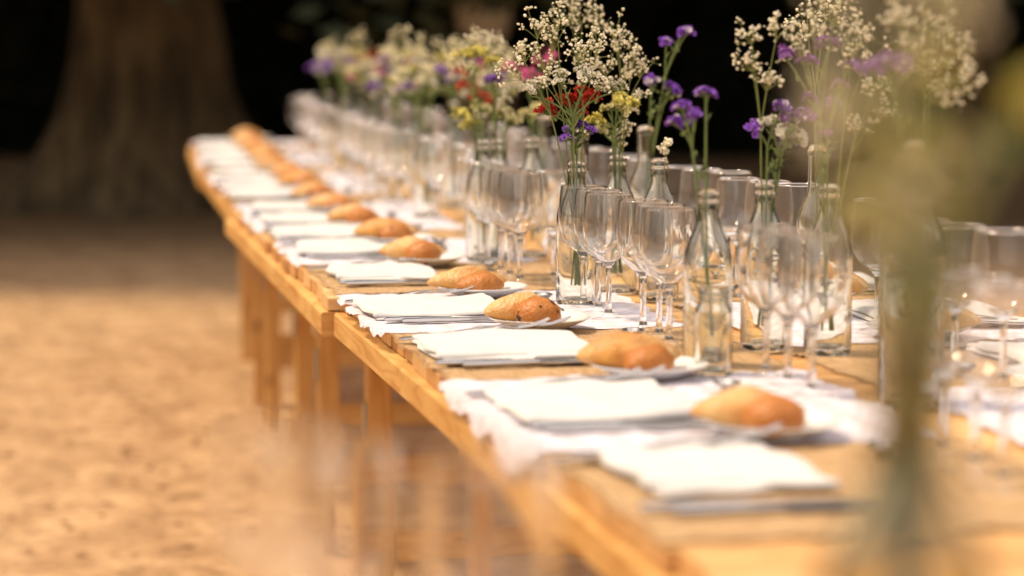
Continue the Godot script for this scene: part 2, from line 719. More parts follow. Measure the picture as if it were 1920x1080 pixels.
func build_trees():
	var clump := leaf_clump(42, 0.092, 0.44, 5).mesh()
	# the great trunk
	var t := thing("plane_tree", "massive old tree with flared furrowed trunk beyond the tables", "tree", Vector3(-2.42, 0, -16.0), 0.0)
	var b := MB.new()
	var n := noise_of(1.0, 23, 3)
	var p := PackedVector3Array()
	var cols := 72
	var rows := 60
	for r in rows:
		var y := -0.1 + 8.5 * pow(float(r) / (rows - 1), 1.5)
		for k in cols:
			var a := TAU * k / cols
			var flare := 0.42 * exp(-y * 2.2) + 0.16 * exp(-y * 0.55)
			var lobes := 1.0 + (0.5 * exp(-y * 1.2) + 0.10) * (0.5 * sin(a * 5.0 + 0.8) + 0.35 * sin(a * 3.0 + 2.0) + 0.25 * sin(a * 8.0))* 0.55
			var rad := (0.36 - y * 0.012 + flare) * lobes + n.get_noise_3d(cos(a) * 1.5, y * 0.8, sin(a) * 1.5) * 0.05
			p.append(Vector3(cos(a) * rad, y, sin(a) * rad))
	b.grid(p, cols, rows, PackedVector2Array(), PackedColorArray(), false, true)
	part("trunk", b.mesh(), M.bark, t)
	var lb := []
	for k in 6:
		var a := TAU * k / 6.0 + 0.4
		var l := MB.new()
		var q := Vector3(cos(a) * 0.2, 5.0 + k * 0.5, sin(a) * 0.2)
		var pts := [q]
		var rad := [0.2]
		for s in 5:
			q += Vector3(cos(a) * 0.95, 0.55, sin(a) * 0.95) + Vector3(rng.randf_range(-0.2, 0.2), rng.randf_range(-0.2, 0.2), rng.randf_range(-0.2, 0.2))
			pts.append(q)
			rad.append(0.2 - 0.033 * (s + 1))
		l.tube(pts, rad, 8)
		part("limb", l.mesh(), M.bark, t)
		lb.append(q)
	crown(t, clump, Vector3(0, 8.2, -1.4), Vector3(7.5, 3.2, 5.5), 4600, 81)
	# trees that close the shade behind and beside it
	var spots := [Vector3(3.6, 0, -19.0), Vector3(-8.6, 0, -17.5), Vector3(9.4, 0, -17.0), Vector3(-4.5, 0, -23.5), Vector3(2.0, 0, -26.0)]
	var words := ["tree with a slim dark trunk behind the flower bottles", "shaded tree with dark crown to the left of the massive trunk", "shaded tree with dark crown beyond the right end of the hedge", "dark tree rising right behind the massive trunk", "tall dark tree rearmost behind the hedge"]
	for i in spots.size():
		var o := thing("shade_tree", words[i], "tree", spots[i], rng.randf() * TAU, "trees in the deep shade behind the tables")
		var tr := MB.new()
		tr.tube([Vector3(0, -0.1, 0), Vector3(0.05, 1.2, 0), Vector3(-0.05, 3.2, 0.1), Vector3(0.1, 6.0, 0), Vector3(0, 8.5, 0.1)], [0.26, 0.2, 0.17, 0.14, 0.06], 10)
		part("trunk", tr.mesh(), M.bark, o)
		for k in 4:
			var a := TAU * k / 4.0
			var l := MB.new()
			l.tube([Vector3(0, 4.2 + k * 0.4, 0), Vector3(cos(a) * 1.2, 5.4 + k * 0.4, sin(a) * 1.2), Vector3(cos(a) * 2.4, 6.2 + k * 0.4, sin(a) * 2.4)], [0.1, 0.07, 0.03], 6)
			part("limb", l.mesh(), M.bark, o)
		crown(o, clump, Vector3(0, 7.4, 0), Vector3(5.2, 3.4, 4.6), 3000, 90 + i)
	var boughs := []
	for k in 2600:
		var s := rng.randf_range(0.8, 1.5)
		var x := rng.randf_range(-11.0, 11.0)
		var low := 1.75 + 0.2 * sin(x * 1.7) + 0.12 * sin(x * 4.1)
		var y := rng.randf_range(low, 6.5)
		boughs.append(Transform3D(Basis.from_euler(Vector3(rng.randf() * TAU, rng.randf() * TAU, 0)).scaled(Vector3(s, s, s)), Vector3(x + 2.42, y, 3.6 + rng.randf_range(-0.5, 0.5) + 0.05 * (y - 3.0))))
	for k in 3400:
		var s := rng.randf_range(0.8, 1.5)
		var bp := Vector3(rng.randf_range(-9.0, 9.0), rng.randf_range(3.3, 4.9), rng.randf_range(2.2, 4.5))
		boughs.append(Transform3D(Basis.from_euler(Vector3(rng.randf() * TAU, rng.randf() * TAU, 0)).scaled(Vector3(s, s, s)), bp + Vector3(1.5, 0, 0)))
	cloud_of_leaves("hanging_boughs", clump, M.dark_leaf, boughs, t)
	# clipped hedge that shuts off the view
	var h := thing("hedge", "tall dark evergreen hedge closing off the shaded background", "hedge", Vector3(0, 0, -23.0))
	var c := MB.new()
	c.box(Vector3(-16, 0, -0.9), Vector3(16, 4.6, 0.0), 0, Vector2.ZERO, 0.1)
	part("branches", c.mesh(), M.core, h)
	var places := []
	for k in 6500:
		var s := rng.randf_range(0.45, 0.95)
		var x := rng.randf_range(-16, 16)
		var y := rng.randf_range(0.0, 5.0)
		places.append(Transform3D(Basis.from_euler(Vector3(rng.randf() * TAU, rng.randf() * TAU, 0)).scaled(Vector3(s, s, s)), Vector3(x, y, rng.randf_range(-0.2, 0.45) + 0.35 * sin(x * 1.1) * sin(y * 0.9))))
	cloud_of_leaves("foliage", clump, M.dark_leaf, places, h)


func build_woods():
	# the grove goes on round the clearing, to the sides and behind the photographer
	var clump := leaf_clump(42, 0.092, 0.44, 8).mesh()
	var mm := MultiMesh.new()
	mm.transform_format = MultiMesh.TRANSFORM_3D
	mm.mesh = clump
	mm.instance_count = 4200
	var r := RandomNumberGenerator.new()
	r.seed = 321
	for k in 4200:
		var a := (r.randf_range(0.55, 2.45) * (1.0 if k % 2 else -1.0)) + PI / 2.0
		var dist := 21.0 + r.randf_range(-1.2, 1.6)
		var y := r.randf() * (5.0 + 1.0 * sin(a * 7.0) + 0.6 * sin(a * 17.0))
		var sc := r.randf_range(2.6, 4.2)
		mm.set_instance_transform(k, Transform3D(Basis.from_euler(Vector3(r.randf() * TAU, r.randf() * TAU, 0)).scaled(Vector3(sc, sc, sc)), Vector3(cos(a) * dist, y, sin(a) * dist - 4.0)))
	var o := MultiMeshInstance3D.new()
	o.name = "woods"
	o.multimesh = mm
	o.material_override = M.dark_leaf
	add_child(o)
	tag(o, "dark leafy woods closing round the sandy clearing", "woods", "", "stuff")


func crown(t: Node3D, clump: Mesh, at: Vector3, size: Vector3, count: int, s: int):
	var r := RandomNumberGenerator.new()
	r.seed = s
	var lumps := []
	for k in 16:
		lumps.append(at + Vector3(r.randf_range(-1, 1), r.randf_range(-0.8, 1), r.randf_range(-1, 1)) * size * 0.62)
	var places := []
	for k in count:
		var l: Vector3 = lumps[r.randi() % 16]
		var d := Vector3(r.randf_range(-1, 1), r.randf_range(-1, 1), r.randf_range(-1, 1))
		d = d.normalized() * pow(r.randf(), 0.45)
		var sc := r.randf_range(0.9, 1.7)
		places.append(Transform3D(Basis.from_euler(Vector3(r.randf() * TAU, r.randf() * TAU, 0)).scaled(Vector3(sc, sc, sc)), l + d * size * 0.45))
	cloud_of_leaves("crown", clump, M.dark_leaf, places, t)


func build_urn():
	var t := thing("stone_urn", "pale stone urn holding a green plant, raised on a plinth", "urn", Vector3(-0.17, 0, -14.4))
	var p := MB.new()
	p.box(Vector3(-0.2, 0, -0.2), Vector3(0.2, 0.98, 0.2), 1, Vector2.ZERO, 0.01)
	part("plinth", p.mesh(), M.bark, t)
	var b := MB.new()
	b.lathe([Vector2(0.001, 0.981), Vector2(0.11, 0.981), Vector2(0.11, 1.0), Vector2(0.06, 1.03), Vector2(0.055, 1.06), Vector2(0.13, 1.12), Vector2(0.165, 1.22), Vector2(0.16, 1.32), Vector2(0.18, 1.345), Vector2(0.18, 1.36), Vector2(0.14, 1.36), Vector2(0.13, 1.3), Vector2(0.001, 1.29)], 28)
	part("bowl", b.mesh(), M.stone, t)
	var places := []
	for k in 60:
		var d := Vector3(rng.randf_range(-1, 1), rng.randf_range(-0.2, 1), rng.randf_range(-1, 1)).normalized() * 0.2
		places.append(Transform3D(Basis.from_euler(Vector3(rng.randf() * TAU, rng.randf() * TAU, 0)).scaled(Vector3.ONE * 0.22), Vector3(0, 1.42, 0) + d))
	var lf := plain(lin(0.16, 0.21, 0.035), 0.6)
	lf.vertex_color_use_as_albedo = true
	cloud_of_leaves("foliage", leaf_clump(42, 0.092, 0.44, 6).mesh(), lf, places, t)


# ------------------------------------------------------------------ place settings

# napkin centre z of each place along the left side
var places_z := [-2.12, -2.534, -3.011, -3.451, -3.951, -4.411, -4.765, -5.12, -5.465, -5.917, -6.269, -6.68, -7.1, -7.5, -7.9, -8.3, -8.7]
var far_z := [-1.9, -2.35, -2.79, -3.22, -3.66, -4.12, -4.55, -5.0, -5.42, -5.86, -6.3, -6.72, -7.15, -7.56, -7.98, -8.4, -8.8]


func lace_mesh(s: int, hang: float) -> ArrayMesh:
	var b := MB.new()
	var n := noise_of(6.0, s, 2)
	var cols := 60
	var rows := 48
	var p := PackedVector3Array()
	var t := PackedVector2Array()
	for r in rows:
		var v := float(r) / (rows - 1)
		for k in cols:
			var u := float(k) / (cols - 1)
			# scalloped border
			var sc_x := 0.0035 * absf(sin(v * PI * 17.0)) * (1.0 if u < 0.03 or u > 0.97 else 0.0)
			var sc_z := 0.008 * absf(sin(u * PI * 9.0)) * (1.0 if v < 0.03 or v > 0.97 else 0.0)
			var d := lerpf(-hang - sc_x, 0.41 + sc_x, u)
			var z := lerpf(0.24 + sc_z, -0.24 - sc_z, v)
			d += n.get_noise_2d(v * 0.6, s) * 0.02 + v * 0.02
			z += n.get_noise_2d(u * 0.5, s + 9) * 0.025
			var pt := Vector3(d, 0.0045 + 0.0015 * n.get_noise_2d(d * 3, z * 3), z)
			if d < -0.002:
				pt = Vector3(-0.007 - 0.15 * absf(d) + 0.0022 * sin(z * 34.0), 0.004 + (d + 0.002) * 0.93, z)
			p.append(pt)
			t.append(Vector2(d, z))
	b.grid(p, cols, rows, t, PackedColorArray(), true)
	return b.mesh()


func burlap_mesh(s: int) -> Array:
	var b := MB.new()
	var f := MB.new()
	var n := noise_of(3.0, s, 3)
	var r2 := RandomNumberGenerator.new()
	r2.seed = s
	var cols := 40
	var rows := 40
	var p := PackedVector3Array()
	var t := PackedVector2Array()
	for r in rows:
		var v := float(r) / (rows - 1)
		for k in cols:
			var u := float(k) / (cols - 1)
			var d := lerpf(0.002, 0.42, u) + n.get_noise_2d(v * 2.0, 3) * 0.012
			var z := lerpf(0.235, -0.235, v) + n.get_noise_2d(u * 2.0, 70) * 0.014
			p.append(Vector3(d, 0.0028 + 0.0012 * n.get_noise_2d(d * 9, z * 9), z))
			t.append(Vector2(d, z))
	b.grid(p, cols, rows, t, PackedColorArray(), true)
	# frayed threads round the border
	for k in 150:
		var u := float(k) / 149.0
		for side in 2:
			var row_at := 0 if side == 0 else rows - 1
			var q := p[row_at * cols + clampi(int(u * (cols - 1)), 0, cols - 1)].lerp(p[row_at * cols + clampi(int(u * (cols - 1)) + 1, 0, cols - 1)], fposmod(u * (cols - 1), 1.0))
			var out := Vector3(r2.randf_range(-0.003, 0.003), r2.randf_range(-0.001, 0.001), (1 if side == 0 else -1) * r2.randf_range(0.004, 0.012))
			f.tube([q, q + out], [0.0006, 0.0003], 3, 1.0, false)
			var col_at := 0 if side == 0 else cols - 1
			q = p[clampi(int(u * (rows - 1)), 0, rows - 1) * cols + col_at]
			q.z = lerpf(0.235, -0.235, u)
			out = Vector3((-1 if side == 0 else 1) * r2.randf_range(0.002, 0.007), r2.randf_range(-0.002, 0.001), r2.randf_range(-0.002, 0.002))
			f.tube([q, q + out], [0.0006, 0.0003], 3, 1.0, false)
	return [b.mesh(), f.mesh()]


func fold(w: float, l: float, y0: float, th: float, s: int, off: Vector2, amp: float) -> ArrayMesh:
	# one folded layer of cloth: soft rounded edges, gently rumpled
	var b := MB.new()
	var n := noise_of(5.0, s, 2)
	var cols := 52
	var rows := 44
	var p := PackedVector3Array()
	for r in rows:
		var v := ease_edge(float(r) / (rows - 1))
		for k in cols:
			var u := ease_edge(float(k) / (cols - 1))
			var x := (u - 0.5) * w
			var z := (v - 0.5) * l
			x += n.get_noise_2d(z * 1.6, 5) * 0.011 * (absf(u - 0.5) * 2.0)
			z += n.get_noise_2d(x * 1.6, 55) * 0.013 * (absf(v - 0.5) * 2.0)
			var e := minf(minf(u, 1 - u) * w, minf(v, 1 - v) * l)
			var q := clampf(e / th, 0, 1)
			var y := y0 + th * sqrt(maxf(0.0, 1.0 - (1.0 - q) * (1.0 - q))) 
			y += amp * (0.6 + n.get_noise_2d(x * 1.2 + 3, z * 1.0)) * clampf(e / 0.01 + 0.35, 0, 1)
			for q2 in 3:
				var an := 0.4 + q2 * 1.1 + s * 0.37
				var line := (x * cos(an) + z * sin(an) - 0.03 * sin(s * 1.3 + q2 * 2.0)) / 0.007
				y += amp * 0.22 * exp(-line * line) * clampf(e / 0.02, 0, 1)
			p.append(Vector3(x + off.x, y, z + off.y))
	b.grid(p, cols, rows, PackedVector2Array(), PackedColorArray(), false)
	return b.mesh()


func ease_edge(t: float) -> float:
	# more points close to the two borders
	return 0.5 - 0.5 * cos(PI * t)


func bread_mesh(s: int, long: float, wide: float, high: float, point: float, pale: float, slash: bool) -> ArrayMesh:
	var b := MB.new()
	var n := noise_of(1.0, s, 4)
	var spot := noise_of(1.0, s + 40, 2)
	var cols := 56
	var rows := 40
	var p := PackedVector3Array()
	var cc := PackedColorArray()
	for r in rows:
		var tt := -cos(PI * r / (rows - 1.0))
		var prof := pow(maxf(0.0, 1.0 - pow(absf(tt), point)), 0.62)
		for k in cols:
			var a := TAU * k / cols
			var y := sin(a)
			var x := cos(a)
			var hh := high * (0.62 if y > 0 else 0.38)
			var q := Vector3(tt * long / 2.0, hh * y * prof, x * wide / 2.0 * prof)
			var d := n.get_noise_3d(q.x * 26, q.y * 26, q.z * 26) * 0.0035 * prof
			q += Vector3(0, y, x) * d
			if slash and y > 0.2:
				var line := q.z / wide * 2.0 - 0.9 * q.x / long * 2.0 * 0.5 - 0.05
				q.y -= 0.006 * exp(-line * line * 90.0) * prof
				q.y += 0.004 * exp(-(line - 0.25) * (line - 0.25) * 30.0) * prof
			q.y = maxf(q.y, -high * 0.36) + high * 0.36
			p.append(q)
			var m := clampf(0.5 + 1.1 * spot.get_noise_3d(q.x * 30, q.y * 30, q.z * 30), 0, 1)
			var gold := Color(0.80, 0.42, 0.085).lerp(Color(0.58, 0.205, 0.025), 0.0 if slash else 0.85)
			var brown := Color(0.55, 0.19, 0.028)
			var cream := Color(0.90, 0.70, 0.38)
			var col := gold.lerp(brown, m * 0.6)
			col = col.lerp(cream, pale * clampf(0.35 + 0.9 * n.get_noise_3d(q.x * 18 + 9, q.y * 18, q.z * 18), 0, 1))
			if slash and y > 0.2:
				var l2 := q.z / wide * 2.0 - 0.45 * q.x / long * 2.0 - 0.05
				col = col.lerp(Color(0.92, 0.78, 0.50), 0.8 * exp(-l2 * l2 * 70.0))
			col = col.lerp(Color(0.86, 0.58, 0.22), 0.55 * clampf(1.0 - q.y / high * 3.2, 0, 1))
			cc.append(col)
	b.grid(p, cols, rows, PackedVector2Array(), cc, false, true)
	return b.mesh()


func strap(b: MB, prof: Array, flat: float):
	# prof: [x, y, half width]; a flattened rod along x
	var pts := []
	var rad := []
	for q in prof:
		pts.append(Vector3(q[0], q[1], 0))
		rad.append(q[2])
	b.tube(pts, rad, 10, flat)


func fork_proto(tilt: float) -> Node3D:
	var o := proto("fork", "fork", "forks of the place settings")
	var h := MB.new()
	strap(h, [[0.0, 0.0022, 0.004], [0.004, 0.0022, 0.0085], [0.03, 0.0026, 0.0082], [0.07, 0.0045, 0.0055], [0.11, 0.0095, 0.0036], [0.138, 0.0085, 0.0034]], 0.26)
	part("handle", h.mesh(), M.steel, o)
	var t := MB.new()
	strap(t, [[0.1385, 0.0085, 0.0034], [0.146, 0.0068, 0.0072], [0.156, 0.0050, 0.0082], [0.160, 0.0048, 0.0080]], 0.18)
	for k in 4:
		var z := (k - 1.5) * 0.0041
		t.tube([Vector3(0.158, 0.0048, z), Vector3(0.178, 0.006, z), Vector3(0.196, 0.0105, z * 0.95), Vector3(0.203, 0.0135, z * 0.92)], [0.0014, 0.0013, 0.0011, 0.0005], 6, 1.0)
	part("head", t.mesh(), M.steel, o)
	o.rotation.z = tilt
	return o


func knife_proto() -> Node3D:
	var o := proto("knife", "knife", "knives of the place settings")
	var h := MB.new()
	strap(h, [[0.0, 0.0035, 0.003], [0.003, 0.0035, 0.0075], [0.03, 0.0036, 0.0085], [0.075, 0.0036, 0.0068], [0.095, 0.0036, 0.0055]], 0.42)
	part("handle", h.mesh(), M.steel, o)
	var t := MB.new()
	strap(t, [[0.0955, 0.0034, 0.0052], [0.102, 0.003, 0.009], [0.16, 0.0026, 0.0098], [0.19, 0.0022, 0.0088], [0.205, 0.002, 0.005], [0.209, 0.002, 0.001]], 0.12)
	part("blade", t.mesh(), M.steel, o)
	return o


func spoon_proto() -> Node3D:
	var o := proto("spoon", "spoon", "dessert spoons above the napkins")
	var h := MB.new()
	strap(h, [[0.0, 0.002, 0.004], [0.004, 0.002, 0.0075], [0.03, 0.0024, 0.007], [0.08, 0.006, 0.0035], [0.118, 0.009, 0.003]], 0.3)
	part("handle", h.mesh(), M.steel, o)
	var b := MB.new()
	var p := PackedVector3Array()
	var cols := 24
	for r in 9:
		var q := float(r) / 8.0
		for k in cols:
			var a := TAU * k / cols
			p.append(Vector3(0.140 + cos(a) * 0.023 * q, 0.0022 + 0.0085 * q * q, sin(a) * 0.0155 * q * (1.0 - 0.15 * cos(a))))
	for r in 9:
		var q := 1.0 - float(r) / 8.0
		for k in cols:
			var a := TAU * k / cols
			p.append(Vector3(0.140 + cos(a) * 0.022 * q, 0.0032 + 0.0085 * q * q, sin(a) * 0.0148 * q * (1.0 - 0.15 * cos(a))))
	b.grid(p, cols, 18, PackedVector2Array(), PackedColorArray(), true, true)
	part("bowl", b.mesh(), M.steel, o)
	return o


func build_settings():
	var lace := [lace_mesh(1, 0.032), lace_mesh(2, 0.006), lace_mesh(3, 0.014)]
	var burl := [burlap_mesh(5), burlap_mesh(6)]
	var naps := []
	for k in 4:
		var o := proto("napkin", "napkin", "folded white napkins")
		part("lower_fold", fold(0.201, 0.219, 0.0, 0.0034, 100 + k, Vector2(0.002, 0.0), 0.001), M.napkin, o)
		part("upper_fold", fold(0.202, 0.222 if k % 2 == 0 else 0.200, 0.0032, 0.0034, 140 + k, Vector2(0.0, 0.0 if k % 2 == 0 else -0.010), [0.007, 0.006, 0.008, 0.007][k]), M.napkin, o)
		if k % 2:
			part("flap", fold(0.085, 0.075, 0.0032, 0.0030, 160 + k, Vector2(0.058, 0.074), 0.002), M.napkin, o)
		naps.append(o)
	var plate := MB.new()
	plate.lathe([Vector2(0.0001, 0.002), Vector2(0.034, 0.002), Vector2(0.0355, 0), Vector2(0.0375, 0), Vector2(0.039, 0.002), Vector2(0.049, 0.0055), Vector2(0.061, 0.0108), Vector2(0.068, 0.0142), Vector2(0.0695, 0.0154), Vector2(0.0688, 0.0162), Vector2(0.067, 0.0158), Vector2(0.06, 0.0126), Vector2(0.049, 0.0078), Vector2(0.043, 0.0053), Vector2(0.039, 0.0048), Vector2(0.0001, 0.0048)], 56)
	var plate_mesh := plate.mesh()
	var pale := []
	var brown := []
	for k in 4:
		pale.append(bread_mesh(200 + k, [0.118, 0.126, 0.112, 0.13][k], [0.060, 0.064, 0.066, 0.058][k], [0.041, 0.044, 0.042, 0.038][k], [1.3, 1.5, 1.4, 1.25][k], [1.0, 0.6, 0.9, 0.7][k], true))
		brown.append(bread_mesh(230 + k, [0.066, 0.074, 0.064, 0.08][k], [0.056, 0.052, 0.058, 0.05][k], [0.040, 0.037, 0.041, 0.035][k], [2.4, 1.9, 2.6, 1.7][k], 0.12, false))
	var fork := fork_proto(0.0)
	var knife := knife_proto()
	var spoon := spoon_proto()
	var first := {}
	var chip := MB.new()
	chip.lathe([Vector2(0.0001, -0.5), Vector2(0.7, -0.35), Vector2(1, 0.0), Vector2(0.6, 0.4), Vector2(0.0001, 0.5)], 7)
	var chip_mesh := chip.mesh()
	for side in 2:
		var zs: Array = places_z if side == 0 else far_z
		for i in zs.size():
			var z: float = zs[i]
			var turn := row_turn(z) + (PI if side else 0.0)
			var at := func(d: float, dz: float, y: float) -> Vector3:
				# d from the guest's own edge, dz to the guest's right
				var o := row(z, d if side == 0 else WIDE - d, y)
				var t := row_turn(z)
				return o + Vector3(sin(t), 0, cos(t)) * (dz if side == 0 else -dz)
			var where := "%s place from near end, %s side" % [ORD[i], "left" if side == 0 else "right"]
			var gl := "on the left side" if side == 0 else "on the right side"
			var is_lace := (i % 2 == 1) if i < 7 else (i % 3 != 0)
			if side == 1: is_lace = i % 2 == 1
			var jit := rng.randf_range(-0.01, 0.01)
			var wob := rng.randf_range(-0.05, 0.05)
			if is_lace:
				var lm: Mesh = lace[0] if (side == 0 and i == 1) else lace[1 + i % 2]
				single("lace_mat", lm, M.lace, "white lace mat under the napkin, %s" % where, "placemat", at.call(0.0, 0.0, 0.0005), turn, "white lace mats " + gl)
			else:
				var o := thing("burlap_mat", "brown burlap mat with frayed edges, %s" % where, "placemat", at.call(0.004, 0.0, 0.0005), turn, "brown burlap mats " + gl)
				part("cloth", burl[i % 2][0], M.burlap, o)
				part("fringe", burl[i % 2][1], M.fringe, o, "stuff")
			var nk = naps[(i + 1) % 4]
			var nap := copy(nk, "folded white napkin, %s" % where, at.call((0.135 if side == 0 and i == 0 else 0.112) + jit, -0.03 if side == 0 and i == 0 else 0.0, 0.0065), turn + wob, first, "napkin%d" % ((i + 1) % 4))
			if side == 0 and i == 0: nap.scale = Vector3(0.82, 1, 0.85)
			var pd: float = ([0.250, 0.232, 0.215, 0.209][i] if side == 0 and i < 4 else 0.215) + rng.randf_range(-0.008, 0.008)
			var pz := -0.205 + rng.randf_range(-0.012, 0.012)
			if side == 0 and i < 8:
				var plate_z: float = [-2.338, -2.753, -3.218, -3.621, -4.118, -4.523, -4.904, -5.322][i]
				pz = -(z - plate_z)
			single("bread_plate", plate_mesh, M.china, "white bread plate, %s" % where, "plate", at.call(pd, pz, 0.0065), turn, "white bread plates " + gl)
			var roll_turn := turn + rng.randf_range(-0.3, 0.3)
			single("bread_roll", pale[(i + side) % 4], M.bread, "pale floury pointed roll, %s" % where, "bread", at.call(pd - 0.020, pz - 0.018, 0.0125), roll_turn, "pale bread rolls " + gl)
			var br: Node3D
			var blabel := "darker rounded roll beside pale one, %s" % where
			if side == 0 and i == 2:
				blabel = "rounded brown roll studded with dark chocolate bits on a plate"
			br = thing("brown_roll", blabel, "bread", at.call(pd - 0.010, pz + 0.036, 0.0125), turn + rng.randf_range(0.2, 0.7), "dark bread rolls " + gl)
			part("crust", brown[(i + side * 2) % 4], M.bread, br)
			if (i + 1) % 3 == 0 or i == 3:
				var mesh_of: ArrayMesh = brown[(i + side * 2) % 4]
				var arr := mesh_of.surface_get_arrays(0)
				var at_all := 0
				for k in 400:
					var vi := rng.randi() % (arr[Mesh.ARRAY_VERTEX] as PackedVector3Array).size()
					var q: Vector3 = arr[Mesh.ARRAY_VERTEX][vi]
					var nn: Vector3 = arr[Mesh.ARRAY_NORMAL][vi]
					if q.y < 0.006 or at_all >= (18 if i != 3 else 7): continue
					at_all += 1
					var c := part("chocolate_bit", chip_mesh, M.chip, br)
					var s := rng.randf_range(0.0016, 0.0046) * (1.15 if i != 3 else 0.45)
					c.position = q
					c.basis = Basis(Quaternion(Vector3.UP, nn)) * Basis(Vector3.UP, rng.randf() * TAU)
					c.scale = Vector3(s * rng.randf_range(0.7, 1.4), 0.0013, s)
			for k in 2:
				var fd := -0.002 + 0.032 * k + rng.randf_range(-0.006, 0.006)
				var o := copy(fork, "steel fork %s, %s" % [["nearer the napkin", "nearer the plate"][k], where], at.call(fd, -0.106 - 0.017 * k, 0.0075), turn + 0.06 + rng.randf_range(-0.05, 0.05), first, "fork")
				o.rotation.z = 0.05
			for k in 2:
				copy(knife, "steel knife %s, %s" % [["nearer the napkin", "farther from napkin"][k], where], at.call(0.014 + 0.02 * k + rng.randf_range(-0.008, 0.008), 0.128 + 0.019 * k, 0.0065), turn + rng.randf_range(-0.04, 0.04), first, "knife")
			copy(spoon, "steel dessert spoon above the napkin, %s" % where, at.call(0.285, 0.045, 0.005), turn + 1.45 + rng.randf_range(-0.1, 0.1), first, "spoon")


# ------------------------------------------------------------------ glasses

func glass_proto(fine: bool) -> Node3D:
	var o := proto("wine_glass", "wine glass", "stemmed wine glasses")
	var f := MB.new()
	f.lathe([Vector2(0.0325, 0.0012), Vector2(0.022, 0.0036), Vector2(0.012, 0.0056), Vector2(0.0072, 0.0088), Vector2(0.0058, 0.0116)], 40)
	part("foot", f.mesh(), M.thin, o)
	var fr := MB.new()
	var edge := []
	for k in 9:
		var a := TAU * k / 8.0
		edge.append(Vector2(0.0325 - 0.0009 * cos(a), 0.0010 - 0.0008 * sin(a)))
	edge.reverse()
	fr.lathe(edge, 40)
	part("foot_rim", fr.mesh(), M.solid, o)
	var s := MB.new()
	s.lathe([Vector2(0.0001, 0.0118), Vector2(0.0058, 0.0118), Vector2(0.0046, 0.018), Vector2(0.0043, 0.03), Vector2(0.0041, 0.05), Vector2(0.0043, 0.068), Vector2(0.0050, 0.074), Vector2(0.0060, 0.0775), Vector2(0.0001, 0.0775)], 24)
	part("stem", s.mesh(), M.solid, o)
	var prof := [Vector2(0.0065, 0.0780), Vector2(0.0085, 0.0815), Vector2(0.0122, 0.0852), Vector2(0.0175, 0.0890), Vector2(0.0230, 0.0935), Vector2(0.0282, 0.0995), Vector2(0.0322, 0.1070), Vector2(0.0350, 0.1160), Vector2(0.0366, 0.1260), Vector2(0.0369, 0.1360), Vector2(0.0364, 0.1480), Vector2(0.0353, 0.1600), Vector2(0.0342, 0.1720), Vector2(0.0334, 0.1790)]
	if fine:
		# blown glass with a wall of its own, faintly fluted
		var b := MB.new()
		var all: Array = [Vector2(0.0001, 0.0780)] + prof + [Vector2(0.0332, 0.1803), Vector2(0.0324, 0.1806), Vector2(0.0319, 0.1797)]
		var back := []
		for k in range(2, prof.size()):
			back.append(Vector2(prof[k].x - 0.0012, prof[k].y + 0.0012 * clampf((0.110 - prof[k].y) / 0.02, 0, 1)))
		back.reverse()
		all += back
		all += [Vector2(0.0085, 0.0838), Vector2(0.004, 0.0822), Vector2(0.0001, 0.0818)]
		b.lathe(all, 72, Vector3.ZERO, 0.005, 10)
		part("bowl", b.mesh(), M.crystal, o)
		return o
	var b := MB.new()
	b.lathe(prof.slice(3), 48, Vector3.ZERO, 0.005, 10)
	part("bowl", b.mesh(), M.thin, o)
	var c := MB.new()
	c.lathe([Vector2(0.0001, 0.0780)] + prof.slice(0, 4) + [Vector2(0.0165, 0.0905), Vector2(0.009, 0.0888), Vector2(0.0001, 0.0882)], 32)
	part("bowl_base", c.mesh(), M.solid, o)
	var rim := MB.new()
	var ring := []
	for k in 9:
		var a := TAU * k / 8.0
		ring.append(Vector2(0.0334 - 0.0007 * cos(a), 0.1797 - 0.0009 * sin(a)))
	ring.reverse()
	rim.lathe(ring, 48)
	part("rim", rim.mesh(), M.solid, o)
	return o


